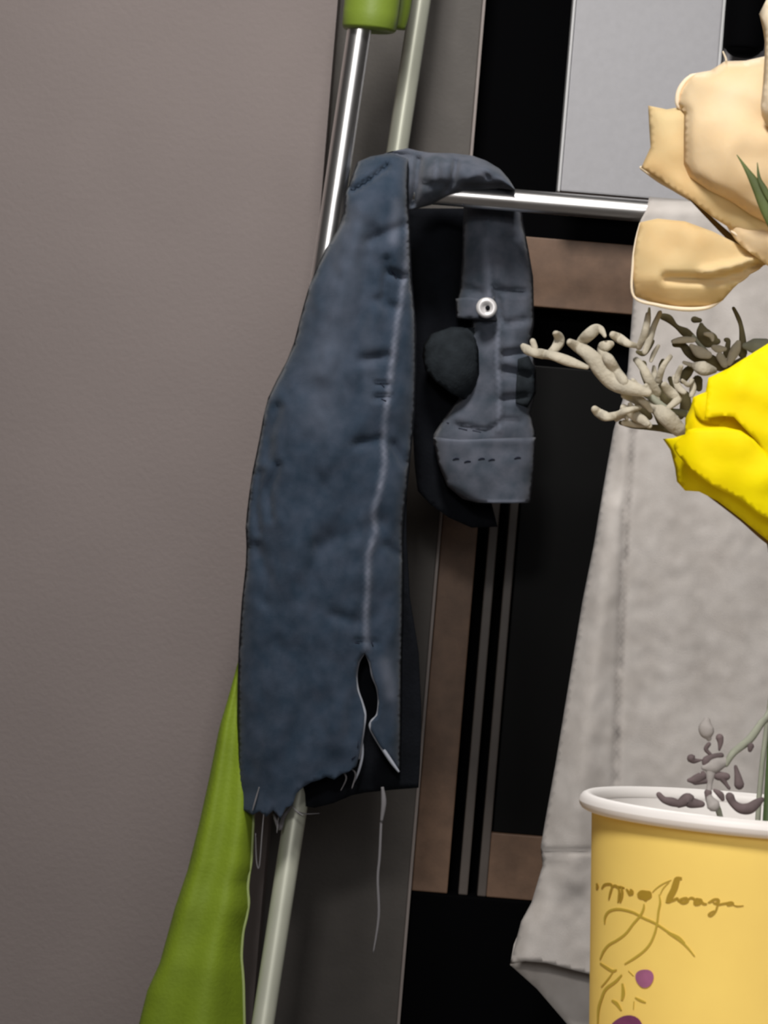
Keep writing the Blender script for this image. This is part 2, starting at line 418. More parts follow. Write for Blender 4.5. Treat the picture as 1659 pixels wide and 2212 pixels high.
# rear layer of the same leg (its inside shows at the hem and along the right side)
RB = [(400, 870), (900, 880), (1150, 875), (1300, 885), (1400, 903), (1550, 910), (1700, 905)]
ob = [(780, 380), (870, 380)]+[(interp(RB, y), y) for y in range(450, 1700, 60)]+[(903, 1702), (850, 1706), (790, 1712), (760, 1718), (720, 1735), (680, 1745), (640, 1738), (600, 1745)]
ob += [(interp(LL, y)+12, y) for y in range(1740, 400, -60)]
sheet('trouser_leg_back', ob, lambda x, y: leg_depth(x, y, False)+0.004*math.sin(x*0.06), M_shade_cloth, jeans, step=14, thick=0.0015)
# pale frayed edges of the split side seam
def strand(name, pts, r, m=M_thread, d=None, parent=jeans):
    bm = bmesh.new()
    tube(bm, [P(x, y, (d if d else leg_depth(x, y)-0.002)) for x, y in pts], [r*px2*(1 if 0 < i < len(pts)-1 else 0.5) for i in range(len(pts))], seg=8)
    return link(name, bm, m, parent)
strand('frayed_edge', [(776, 1640)]+slit_l[:3]+slit_l[3:], 3.6, d=3.432)
strand('frayed_edge', [(788, 1409)]+slit_r, 4.2, d=3.432)
strand('frayed_edge', [(782, 1590), (783, 1630), (775, 1665), (765, 1690)], 2.8, d=3.435)
for pts in ([(722, 1652), (735, 1662), (748, 1680), (736, 1708)], [(655, 1672), (660, 1680), (652, 1700)], [(560, 1700), (552, 1728), (545, 1752)], [(757, 1660), (768, 1672), (760, 1704)],
            [(570, 1755), (566, 1800), (560, 1872), (554, 1860), (552, 1800)], [(690, 1665), (700, 1672), (712, 1666)], [(604, 1750), (600, 1778), (598, 1800)], [(626, 1735), (640, 1752), (655, 1762)]):
    strand('frayed_thread', pts, 1.7 if pts[0][1] < 1740 else 1.2, M_thread2, 3.43)
strand('loose_thread', [(826, 1700), (830, 1730), (824, 1770), (820, 1850), (816, 1900), (818, 1980), (806, 2060)], 3.0, M_thread2, 3.45)
strand('loose_thread', [(826, 1700), (829, 1735), (824, 1775)], 6, M_thread2, 3.449)
strand('frayed_thread', [(590, 1756), (604, 1790), (612, 1765), (632, 1738)], 5, M_thread2, 3.452)
strand('frayed_thread', [(640, 1752), (660, 1758), (690, 1757)], 1.3, M_thread2, 3.46)
# bunched cloth lying over the rail
TT = [(770, 362), (800, 345), (840, 328), (880, 320), (905, 326), (930, 330), (980, 331), (1020, 336), (1050, 347), (1080, 365), (1100, 388), (1112, 408)]
BB = [(770, 425), (840, 440), (885, 455), (930, 443), (965, 425), (1000, 412), (1040, 410), (1080, 407), (1112, 411)]
bm = bmesh.new(); lay = bm.verts.layers.float.new('wear'); rings = []; NS = 44
for i in range(70):
    x = 772+340*i/69; t = interp(TT, x); b = interp(BB, x); c = (t+b)/2; h = (b-t)/2; ring = []
    for k in range(NS):
        a = 2*pi*k/NS
        f = 0
        yy = c-h*math.cos(a)
        dep = 3.497-0.045*math.sin(a)*(0.3+0.7*max(0, min(1, (x-870)/60)))
        if math.sin(a) > 0:
            for pl, wd, am in (([(905, 345), (900, 400), (892, 440)], 9, 0.016), ([(985, 350), (978, 395), (965, 412)], 7, 0.014), ([(915, 398), (960, 398)], 6, 0.007), ([(1045, 372), (1055, 385)], 5, 0.006), ([(1000, 404), (1085, 400)], 5, 0.010), ([(840, 330), (890, 336)], 4, 0.008)):
                q = pdist(x, yy, pl)
                if q < wd*3: dep += am*math.exp(-(q/wd)**2)
            for pl, wd, am in (([(945, 340), (940, 390)], 12, 0.010), ([(1010, 385), (1060, 365)], 10, 0.006)):
                q = pdist(x, yy, pl)
                if q < wd*3: dep -= am*math.exp(-(q/wd)**2)
        v = bm.verts.new(P(x, yy, dep)); v[lay] = max(0, 0.25*noise.noise(Vector((x*0.03, yy*0.05, 2))))
        ring.append(v)
    rings.append(ring)
for a, b in zip(rings, rings[1:]):
    for k in range(NS): bm.faces.new((a[k], a[(k+1) % NS], b[(k+1) % NS], b[k]))
bm.faces.new(rings[0][::-1]); bm.faces.new(rings[-1])
link('crotch_fold', bm, M_denim2, jeans)
# waist part hanging behind the rail
WL = [(430, 1002), (480, 1000), (560, 998), (630, 992), (645, 988), (688, 984), (692, 1020), (750, 1010), (850, 1000), (900, 960), (940, 936), (1000, 944), (1050, 962), (1078, 1000), (1090, 1020)]
WR = [(430, 1125), (480, 1130), (540, 1142), (600, 1152), (700, 1154), (740, 1146), (790, 1156), (840, 1160), (890, 1146), (940, 1158), (1000, 1155), (1086, 1142)]
fly = [(1056, 475), (1064, 560), (1060, 640)]
fly2 = [(1076, 700), (1074, 780), (1080, 860), (1076, 925)]
wcre = [([(1072, 625), (1130, 632)], 6, 0.008), ([(1085, 700), (1135, 692)], 7, 0.007), ([(1090, 765), (1140, 760)], 8, 0.012), ([(1090, 800), (1140, 812)], 9, 0.012), ([(1085, 862), (1135, 856)], 7, 0.009), ([(1000, 620), (1040, 632)], 6, 0.006),
        ([(1062, 480), (1066, 640)], 4, 0.006), ([(1072, 640), (1082, 690)], 6, 0.010), ([(985, 918), (1050, 932), (1080, 915)], 6, 0.007), ([(1095, 515), (1110, 515)], 8, 0.004), ([(1085, 905), (1125, 912)], 5, 0.005)]
def waist_depth(x, y):
    l = interp(WL, y); r = interp(WR, y)
    sx = max(-1, min(1, (x-(l+r)/2)/max(1, (r-l)/2)))
    d = 3.575-0.028*(1-abs(sx)**2.6)**0.5
    if y < 560: d -= 0.045*((560-y)/130.0)**2 if False else 0
    for pl, wd, am in wcre:
        q = pdist(x, y, pl)
        if q < wd*3: d += am*math.exp(-(q/wd)**2)
    for pl in (fly, fly2):
        q = pdist(x, y, pl)
        if q < 24: d -= 0.004*math.exp(-(q/7)**2)
    d += 0.004*noise.noise(Vector((x*0.02, y*0.02, 5)))
    return d
def waist_wear(x, y):
    f = 0
    q = pdist(x, y, [(1048, 520), (1055, 640)]); f = max(f, 0.45*math.exp(-(q/8)**2))
    q = pdist(x, y, fly2); f = max(f, 0.55*math.exp(-(q/4)**2))
    q = pdist(x, y, [(1100, 770), (1105, 725)]); f = max(f, 0.3*math.exp(-(q/12)**2))
    return f+max(0, 0.25*noise.noise(Vector((x*0.025, y*0.025, 9))))
wo = [(x, y) for y, x in WR if y <= 960]+[(1150, 960), (936, 962)]+[(x, y) for y, x in WL[::-1] if y <= 950]
sheet('hip_panel', wo, waist_depth, M_denim2, jeans, step=8, thick=0.0016, wear=waist_wear)
wb = [(936, 945), (990, 950), (1080, 948), (1157, 945), (1155, 1010), (1146, 1086), (1100, 1087), (1030, 1086), (1000, 1078), (966, 1050), (946, 1000)]
def wbd(x, y): return waist_depth(x, y)-0.006
def wbw(x, y):
    q = min(pdist(x, y, [(940, 950), (1157, 952)]), pdist(x, y, [(966, 1052), (1000, 1080), (1030, 1085), (1146, 1083)]))
    return 0.5*math.exp(-(q/4)**2)+max(0, 0.3*noise.noise(Vector((x*0.02, y*0.03, 19))))
sheet('waistband', wb, wbd, M_denim2, jeans, step=7, thick=0.003, wear=wbw)
flap = [(984, 645), (1010, 642), (1048, 648), (1068, 640), (1074, 692), (1040, 692), (985, 686)]
sheet('button_flap', flap, lambda x, y: waist_depth(x, y)-0.008, M_denim2, jeans, step=7, thick=0.003)
bo = P(1051, 665, 3.527)
bm = bmesh.new()
prof = [(0.0, -0.0), (0.004, -0.0005), (0.0055, -0.003), (0.009, -0.004), (0.0112, -0.002), (0.0115, 0.001), (0.006, 0.004), (0.003, 0.008)]
N = 32; rings = []
for r, yy in prof:
    rings.append([bm.verts.new(bo+Vector((max(r, 1e-4)*math.cos(2*pi*k/N), yy, max(r, 1e-4)*math.sin(2*pi*k/N)))) for k in range(N)])
for a, b in zip(rings, rings[1:]):
    for k in range(N): bm.faces.new((a[k], a[(k+1) % N], b[(k+1) % N], b[k]))
bt = link('button', bm, M_button, jeans); bt['label'] = 'white metal button'
bm = bmesh.new()
bmesh.ops.create_uvsphere(bm, u_segments=12, v_segments=8, radius=0.0026)
for v in bm.verts: v.co = v.co*1.0+bo+Vector((0.0012, -0.002, 0))
link('button_stud', bm, M_shade_cloth, bt)
# dark pocket bag; rear layer in the gap with its shade painted black
po = [(915, 745), (930, 722), (975, 706), (1030, 708), (1034, 760), (1036, 840), (1010, 868), (975, 850), (945, 828), (918, 800), (912, 770)]
def pod(x, y):
    q = math.hypot((x-975)/65, (y-785)/85); return 3.56-0.035*math.sqrt(max(0, 1-min(1, q*q)))
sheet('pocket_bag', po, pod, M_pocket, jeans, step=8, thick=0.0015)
lo = [(880, 450), (1010, 450), (1020, 640), (1045, 700), (1045, 900), (1060, 1080), (1075, 1138), (1020, 1140), (970, 1118), (930, 1090), (902, 1060), (895, 1000), (880, 700)]
sheet('shaded_back_layer', lo, lambda x, y: 3.600-0.012*math.sin((x-880)/130*pi), M_shade_cloth, jeans, step=14, thick=0.0015)
sb = [(1120, 775), (1142, 768), (1158, 800), (1157, 850), (1140, 880), (1115, 868)]
sheet('pocket_edge', sb, lambda x, y: waist_depth(x, y)-0.004, M_pocket, jeans, step=8, thick=0.002)
# dark stitches, and dark notches set in the fold creases
def stitch_notch(pts, r=3.0, dd=None):
    bm = bmesh.new()
    tube(bm, [P(x, y, (dd(x, y) if dd else leg_depth(x, y)-0.0005)) for x, y in pts], [r*px2*0.4]+[r*px2*0.8]*(len(pts)-2)+[r*px2*0.4], seg=6, n=3)
    link('stitch_notch', bm, M_notch, jeans)
for (x, y) in ((985, 990), (1010, 996), (1040, 990), (1062, 992), (1118, 988)): stitch_notch([(x-7, y+3), (x, y), (x+7, y+1)], 2.6, lambda x, y: wbd(x, y)-0.0008)
for pts in ([(774, 1600), (773, 1615)], [(768, 1632), (760, 1640)], [(766, 1388), (776, 1390)], [(802, 1384), (806, 1396)], [(822, 828), (830, 836)], [(824, 862), (834, 866)], [(846, 585), (851, 593), (856, 602)], [(1000, 440), (1001, 442)]): stitch_notch(pts, 3.2)
for (x, y) in ((960, 910), (1000, 925), (1030, 930)): stitch_notch([(x-9, y), (x+9, y+4)], 3, lambda x, y: waist_depth(x, y)-0.001)

# ---------------------------------------------------------------- grey linen cloth
linen = thing('linen_cloth', 'light grey linen cloth hung over the right end of the rail behind the flowers', 'cloth', P(1500, 440, DR))
CL = [(425, 1402), (450, 1398), (475, 1384), (520, 1374), (640, 1368), (800, 1356), (860, 1346), (930, 1325), (1060, 1302), (1180, 1282), (1300, 1258), (1480, 1228), (1650, 1200), (1760, 1180), (1830, 1168), (1870, 1172), (1950, 1148), (1990, 1126), (2050, 1110), (2082, 1102)]
def lin_depth(x, y, base=3.468):
    d = base
    if y < 462: d += 0.034*((462-y)/37.0)**2
    l = interp(CL, y)
    e = x-l
    if e < 60 and y > 560: d += 0.020*(1-e/60)**2
    for pl, wd, am in (([(1368, 930), (1352, 1100), (1340, 1400), (1330, 1680), (1320, 2080)], 7, 0.006), ([(1160, 1838), (1220, 1842), (1290, 1836)], 5, 0.003), ([(1560, 600), (1520, 1100), (1560, 1700)], 40, 0.006)):
        q = pdist(x, y, pl)
        if q < wd*3: d += am*math.exp(-(q/wd)**2)
    q = pdist(x, y, [(1310, 1100), (1300, 1300), (1270, 1600), (1240, 1900)])
    d -= 0.008*math.exp(-(q/30)**2)
    d += 0.006*noise.noise(Vector((x*0.006, y*0.003, 4)))+0.0012*noise.noise(Vector((x*0.04, y*0.03, 14)))
    return d
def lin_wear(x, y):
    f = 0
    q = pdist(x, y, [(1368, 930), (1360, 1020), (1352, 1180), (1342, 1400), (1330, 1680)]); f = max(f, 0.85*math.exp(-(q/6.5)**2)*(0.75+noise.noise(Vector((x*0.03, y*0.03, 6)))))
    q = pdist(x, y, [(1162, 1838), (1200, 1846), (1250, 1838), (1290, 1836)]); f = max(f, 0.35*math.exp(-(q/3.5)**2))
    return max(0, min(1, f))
lo = [(x, y) for y, x in CL]+[(1132, 2076), (1180, 2080), (1240, 2096), (1290, 2108), (1500, 2130), (1900, 2160), (1950, 1500), (1960, 900), (1960, 470)]
lo = [(1402, 425)]+[(x, y) for y, x in CL[1:]]+lo[len(CL):]+[(1700, 448)]
sheet('cloth_front', lo, lin_depth, M_linen, linen, step=9, thick=0.0018, wear=lin_wear)
lb = [(1404, 428), (1390, 520), (1385, 900), (1330, 1300), (1260, 1700), (1190, 1850), (1110, 2040), (1102, 2084), (1160, 2136), (1220, 2206), (1300, 2300), (1500, 2420), (1900, 2440), (1960, 900), (1960, 460), (1700, 450)]
def lbd(x, y):
    d = 3.535
    if y < 520: d -= 0.022*((520-y)/95.0)**2
    if y > 1900: d -= 0.03*min(1, (y-1900)/180)
    return d
o = sheet('cloth_back', lb, lbd, M_linen, linen, step=18, thick=0.0018)

# ---------------------------------------------------------------- counter and cup
DCUP = 0.91
rc = P(1624, 1742, DCUP)
H = 0.122; zt = rc.z-H; RT = 0.0462; RBt = RT-H*0.082
tb = thing('counter_table', 'pale wooden counter table carrying the paper cup', 'table', (0.2, 0.6, 0))
bm = bmesh.new(); box(bm, (-0.25, 0.15, zt-0.03), (0.75, 1.08, zt), 0.004); link('tabletop', bm, M_table, tb, False)
for x in (-0.22, 0.68):
    for y in (0.18, 1.01):
        bm = bmesh.new(); box(bm, (x, y, 0), (x+0.04, y+0.04, zt-0.0305), 0.003); link('leg', bm, M_table, tb, False)

cup = thing('paper_cup', 'yellow printed paper cup with white rolled rim used as a vase', 'cup', (rc.x, rc.y, zt))
cc = (rc.x, rc.y, zt)
bm = bmesh.new()
lathe(bm, [(RBt-0.003, 0.006), (RBt-0.002, 0.0), (RBt, 0.0), (RBt+0.0003, 0.004), (RT-0.0015, H-0.004)], cc, 128)
link('cup_body', bm, M_cup, cup)
bm = bmesh.new()
rg = lathe(bm, [(0.0001, 0.008), (RBt-0.002, 0.008), (RT-0.0022, H-0.003)], cc, 128)
link('cup_lining', bm, M_cupin, cup)
bm = bmesh.new()
prof = [(RT+0.0022*math.cos(a), H-0.0022+0.0024*math.sin(a)) for a in [2*pi*k/14 for k in range(15)]]
lathe(bm, prof, cc, 128)
o = link('rim', bm, M_cupin, cup); o['label'] = 'white rolled rim'
apex_k = (RT-0.0015-RBt)/(H-0.004)
def cup_pt(px, py, off=0.00012):
    """where the sight line meets the side of the cup"""
    dr = P(px, py, 1.0)-Vector((0, 0, CAMZ)); o_ = Vector((0, 0, CAMZ))
    lo_, hi_ = 0.5, rc.y
    def g(t):
        q = o_+dr*t; r = math.hypot(q.x-rc.x, q.y-rc.y); return r-(RBt+apex_k*(q.z-zt)+off)
    n = 60; t0 = lo_
    for i in range(1, n+1):
        t1 = lo_+(hi_-lo_)*i/n
        if g(t1) < 0:
            for _ in range(30):
                tm = (t0+t1)/2
                if g(tm) < 0: t1 = tm
                else: t0 = tm
            q = o_+dr*t0; nr = Vector((q.x-rc.x, q.y-rc.y, 0)).normalized(); return q, nr
        t0 = t1
    return None, None
def cup_stroke(bm, pts, ws):
    data = catmull([(p[0], p[1], w_) for p, w_ in zip(pts, ws)], 8)
    prev = None
    for i, (x, y, w_) in enumerate(data):
        x0, y0, _ = data[max(i-1, 0)]; x1, y1, _ = data[min(i+1, len(data)-1)]
        L = math.hypot(x1-x0, y1-y0) or 1; nx, ny = -(y1-y0)/L, (x1-x0)/L
        row = []
        for s_ in (-1, 1):
            for off in (0.00022, 0.0):
                q, n_ = cup_pt(x+nx*w_/2*s_, y+ny*w_/2*s_, off)
                if q is None: row = None; break
                row.append(bm.verts.new(q))
            if row is None: break
        if row and prev:
            a, b = prev, row
            bm.faces.new((a[0], b[0], b[2], a[2])); bm.faces.new((a[0], a[1], b[1], b[0])); bm.faces.new((a[2], b[2], b[3], a[3]))
        prev = row
sc = 399/1659.0
def Z(x, y): return (1260+x*sc, 1860+y*sc)
bm = bmesh.new()
def wr(pts, w_, taper=True):
    n = len(pts); ws = [w_*(0.55 if taper and i in (0, n-1) else 1) for i in range(n)]
    cup_stroke(bm, [Z(*p) for p in pts], ws)
wr([(118, 200), (125, 225), (118, 250)], 6)
wr([(165, 245), (185, 215), (215, 205), (250, 210), (255, 240), (240, 290), (228, 345)], 4.5)
wr([(255, 235), (280, 220), (310, 235), (322, 270), (318, 330), (310, 372)], 5)
wr([(335, 225), (348, 260), (345, 320), (330, 372)], 5.5)
wr([(300, 225), (340, 232), (370, 240)], 3.5)
wr([(385, 250), (400, 270), (420, 300), (425, 250)], 5.5)
wr([(425, 255), (440, 275), (436, 305)], 6)
wr([(490, 290), (500, 320), (530, 332), (570, 335), (600, 318), (598, 285), (565, 278), (520, 275), (492, 292)], 6)
wr([(500, 300), (545, 305), (598, 300)], 10, False)
wr([(575, 340), (560, 352), (545, 348)], 4)
wr([(885, 155), (840, 160), (820, 200), (800, 260), (770, 320), (748, 375)], 9)
wr([(860, 165), (835, 240), (800, 310), (765, 375)], 7)
wr([(770, 370), (810, 350), (845, 335), (850, 360)], 5)
wr([(850, 362), (880, 345), (925, 335), (935, 360), (900, 375), (865, 368)], 6)
wr([(940, 345), (970, 330), (1000, 345), (1000, 385), (1040, 385), (1060, 350), (1010, 335)], 5)
wr([(1010, 365), (1045, 360)], 9, False)
wr([(1060, 350), (1075, 380), (1110, 385)], 6)
wr([(1120, 375), (1150, 360), (1175, 345), (1210, 345), (1215, 365), (1185, 380), (1165, 370)], 5)
wr([(1213, 350), (1205, 400), (1185, 455), (1150, 490), (1125, 485), (1140, 465), (1175, 445)], 4)
wr([(1205, 395), (1245, 385), (1285, 378), (1330, 370), (1345, 385), (1300, 395), (1290, 380)], 4.5)
wr([(1290, 385), (1340, 380)], 7, False)
wr([(1340, 390), (1380, 405), (1440, 400)], 3)
link('lettering', bm, M_ink, cup, False)
bm = bmesh.new()
wr([(190, 560), (195, 500), (230, 450), (300, 430), (380, 440), (460, 465), (540, 510), (640, 555), (740, 620), (850, 700), (930, 770), (1000, 855)], 4.5)
wr([(760, 640), (850, 690), (910, 740)], 9)
wr([(545, 385), (540, 430), (510, 490), (450, 560), (380, 650), (300, 710), (230, 750), (180, 810), (150, 880)], 4.5)
wr([(680, 300), (690, 370), (675, 450), (662, 560), (640, 650), (600, 740), (540, 810), (460, 870), (370, 925)], 4.5)
wr([(620, 280), (660, 240), (720, 200), (790, 170)], 2)
wr([(690, 300), (720, 240), (770, 190)], 2.2)
wr([(150, 915), (200, 950), (260, 985), (300, 975)], 5)
wr([(345, 1020), (290, 1080), (200, 1150), (160, 1240), (135, 1330), (128, 1464)], 5.5)
wr([(270, 990), (220, 1060), (160, 1130)], 3)
wr([(350, 1100), (358, 1180), (345, 1250)], 8)
wr([(255, 1250), (300, 1280), (340, 1340)], 7)
wr([(465, 1225), (510, 1250), (560, 1270)], 5)
wr([(405, 985), (450, 1030)], 3)
wr([(455, 1260), (450, 1330)], 3)
link('vine_print', bm, M_ink2, cup, False)
def cup_blob(name, cx, cy, rx, ry, m):
    bm = bmesh.new(); n = 28; ring = []; c, _ = cup_pt(*Z(cx, cy), 0.0003); vc = bm.verts.new(c); r2 = []
    for k in range(n):
        a = 2*pi*k/n; wob = 1+0.06*math.sin(3*a+cx)
        x, y = Z(cx+rx*wob*math.cos(a), cy+ry*wob*math.sin(a)); q, _ = cup_pt(x, y, 0.0003); q2, _ = cup_pt(x, y, 0.0)
        if q is None: continue
        ring.append(bm.verts.new(q)); r2.append(bm.verts.new(q2))
    for k in range(len(ring)):
        j = (k+1) % len(ring)
        bm.faces.new((vc, ring[k], ring[j])); bm.faces.new((ring[k], r2[k], r2[j], ring[j]))
    return link(name, bm, m, cup, False)
cup_blob('berry_print', 550, 1052, 82, 82, M_inkp2)
cup_blob('berry_print', 395, 1500, 150, 110, M_inkp)

# ---------------------------------------------------------------- flowers
q9 = DCUP/F
def dome(cx, cy, R, dc, k=1.0, lift=0.0):
    def f(x, y):
        r = math.hypot(x-cx, y-cy)/R
        return dc-lift-k*R*q9*math.sqrt(max(0.0, 1-min(1, r*r)))
    return f
def curled(base, outline, curl=0.0012, width=14, amp=0.0008, seed=0):
    ol = outline+[outline[0]]
    def f(x, y):
        e = pdist(x, y, ol)
        return base(x, y)+curl*math.exp(-(e/width)**2)+amp*noise.noise(Vector((x*0.015, y*0.015, seed)))
    return f
def smooth_outline(pts, n=4): 
    p = pts+[pts[0]]
    return [tuple(q) for q in catmull(p, n)[:-1]]
def petal(rose, pts, base, m, curl=0.001, seed=0, step=9, smooth=True, thick=0.0005):
    ol = smooth_outline(pts, 3) if smooth else pts
    return sheet('petal', ol, curled(base, pts, curl, 12, 0.0015, seed), m, rose, step=step, thick=thick)
def stroke(bm, pts, rs, d, flat=1.0):
    tube(bm, [P(p[0], p[1], d if len(p) < 3 else p[2]) for p in pts], [r*q9 for r in rs], seg=10, flat=flat, flat_dir=Vector((0, 1, 0)), cap=True)
def part(name, parent, pts, rs, d, m, flat=1.0):
    bm = bmesh.new(); stroke(bm, pts, rs, d, flat); return link(name, bm, m, parent)
cupx, cupy = rc.x, rc.y

pr = thing('rose', 'peach rose with cream petals drooping above the yellow rose', 'flower', P(1720, 600, 0.93))
D0 = 0.925
pB = [(1400, 228), (1440, 236), (1478, 230), (1560, 200), (1700, 250), (1760, 400), (1740, 560), (1659, 540), (1600, 507), (1540, 470), (1490, 430), (1450, 406), (1385, 362), (1405, 318), (1402, 270)]
pA = [(1566, 132), (1535, 152), (1490, 160), (1466, 190), (1461, 225), (1478, 244), (1477, 300), (1477, 355), (1490, 382), (1530, 410), (1575, 432), (1620, 462), (1690, 500), (1780, 480), (1830, 380), (1840, 240), (1790, 150), (1720, 100), (1650, 122), (1610, 131)]
pD = [(1382, 480), (1420, 472), (1480, 478), (1540, 500), (1600, 530), (1690, 560), (1659, 568), (1620, 590), (1585, 622), (1562, 648), (1530, 664), (1480, 668), (1420, 658), (1370, 640), (1366, 570), (1374, 520)]
pE = [(1640, 30), (1700, -60), (1800, -20), (1870, 100), (1880, 260), (1820, 360), (1740, 300), (1680, 290), (1645, 250), (1648, 180), (1652, 90)]
pF = [(1560, 470), (1659, 500), (1760, 500), (1850, 420), (1860, 560), (1780, 620), (1700, 600), (1640, 560), (1590, 520)]
petal(pr, pB, dome(1640, 370, 300, D0, 0.5, -0.004), M_peach2, seed=1, smooth=False)
petal(pr, pA, dome(1670, 310, 260, D0, 0.75), M_peach, seed=2, curl=0.004, smooth=False)
petal(pr, pE, dome(1780, 150, 230, D0, 0.7, 0.017), M_peach3, seed=5, curl=0.004)
petal(pr, pF, dome(1720, 480, 240, D0, 0.5, 0.0), M_peach, seed=6)
# drooping outer petal with folds
def dd(x, y):
    b = dome(1520, 560, 190, D0, 0.45, 0.0)(x, y)
    q = pdist(x, y, [(1660, 560), (1600, 592), (1540, 605), (1440, 600)]); b += 0.004*math.exp(-(q/9)**2)
    q = pdist(x, y, [(1640, 556), (1580, 575), (1520, 588)]); b -= 0.003*math.exp(-(q/8)**2)
    if y > 600: b += 0.004*(y-600)/60
    return b
petal(pr, pD, dd, M_peach2, seed=3, curl=0.0005, smooth=False)
bm = bmesh.new()
part('petal_rim', pr, [(1382, 482), (1373, 520), (1367, 572), (1369, 640), (1420, 659), (1480, 668), (1530, 664), (1562, 646)], [1, 2, 3, 3, 4, 5, 4, 2], D0-0.005, M_peach3)
part('petal_rim', pr, [(1385, 362), (1420, 388), (1455, 410), (1490, 432)], [4, 4.5, 3, 2], D0-0.002, M_peach3)
part('petal_rim', pr, [(1480, 240), (1464, 226), (1468, 194), (1492, 166), (1535, 158), (1568, 138), (1562, 112)], [2, 5, 6, 5, 4, 3, 2], D0-0.009, M_peach3)
part('petal_rim', pr, [(1580, 500), (1620, 524), (1659, 538), (1700, 545)], [2, 7, 9, 9], D0-0.012, M_peach3)
part('sepal_or_shade', pr, [(1488, 428), (1530, 468), (1580, 515), (1620, 545), (1660, 558), (1720, 560)], [1.5, 5, 8, 10, 12, 10], D0-0.004, M_sepal_shade, 0.5)  # olive-brown strip paints the dark shade under the petal edge
o = part('sepal_or_shade', pr, [(1592, 335), (1612, 365), (1636, 405), (1655, 450), (1675, 500)], [1, 5, 12, 14, 10], D0-0.032, M_leaf, 0.4)
part('sepal_or_shade', pr, [(1636, 352), (1640, 385), (1652, 410), (1668, 440)], [1, 4, 7, 6], D0-0.033, M_leaf, 0.4)
part('stem', pr, [(1720, 560, 0.93), (1820, 800, 0.96), (1800, 1200, 0.965), (1740, 1600, 0.93), (1690, 1900, 0.915), (1620, 2300, 0.905)], [14, 14, 14, 14, 14, 14], 0.95, M_stem)

yr_ = thing('rose', 'bright yellow rose beside the pale dried sprig below the peach rose', 'flower', P(1740, 960, 0.92))
D1 = 0.915
y0 = [(1659, 742), (1620, 766), (1570, 798), (1530, 816), (1524, 846), (1497, 858), (1492, 880), (1480, 905), (1480, 938), (1455, 946), (1432, 948), (1448, 972), (1458, 1010), (1462, 1040), (1480, 1060), (1510, 1062), (1550, 1082), (1600, 1120), (1659, 1168), (1740, 1220), (1850, 1190), (1930, 1060), (1940, 900), (1880, 760), (1780, 690)]
petal(yr_, y0, dome(1720, 960, 290, D1, 0.55), M_yel, seed=11, curl=0.002, smooth=False)
y1 = [(1530, 816), (1575, 795), (1625, 764), (1662, 740), (1760, 720), (1840, 800), (1850, 950), (1760, 1060), (1690, 1050), (1640, 960), (1585, 900), (1560, 898), (1522, 904), (1526, 860)]
petal(yr_, y1, dome(1700, 930, 270, D1, 0.47, 0.0078), M_yel, seed=12, curl=0.0002, smooth=False)
y2 = [(1497, 858), (1524, 848), (1560, 850), (1600, 900), (1560, 920), (1520, 912), (1500, 890)]
petal(yr_, y2, dome(1620, 900, 200, D1, 0.55, 0.004), M_yel, seed=13, curl=0.0008)
y3 = [(1480, 938), (1500, 925), (1600, 930), (1680, 1010), (1740, 1120), (1659, 1120), (1600, 1080), (1540, 1050), (1500, 1020), (1470, 990), (1455, 962)]
petal(yr_, y3, dome(1690, 980, 265, D1, 0.5, 0.0074), M_yel, seed=14, curl=0.0002)
part('sepal_or_shade', yr_, [(1530, 1070), (1600, 1120), (1660, 1168), (1740, 1218)], [2, 5, 8, 8], D1-0.002, M_sepal_shade, 0.6)
part('stem', yr_, [(1760, 1190, 0.91), (1710, 1350, 0.925), (1676, 1560, 0.925), (1664, 1720, 0.92), (1655, 1900, 0.91), (1640, 2300, 0.905)], [16, 15, 14, 14, 14, 14], 0.92, M_stem)

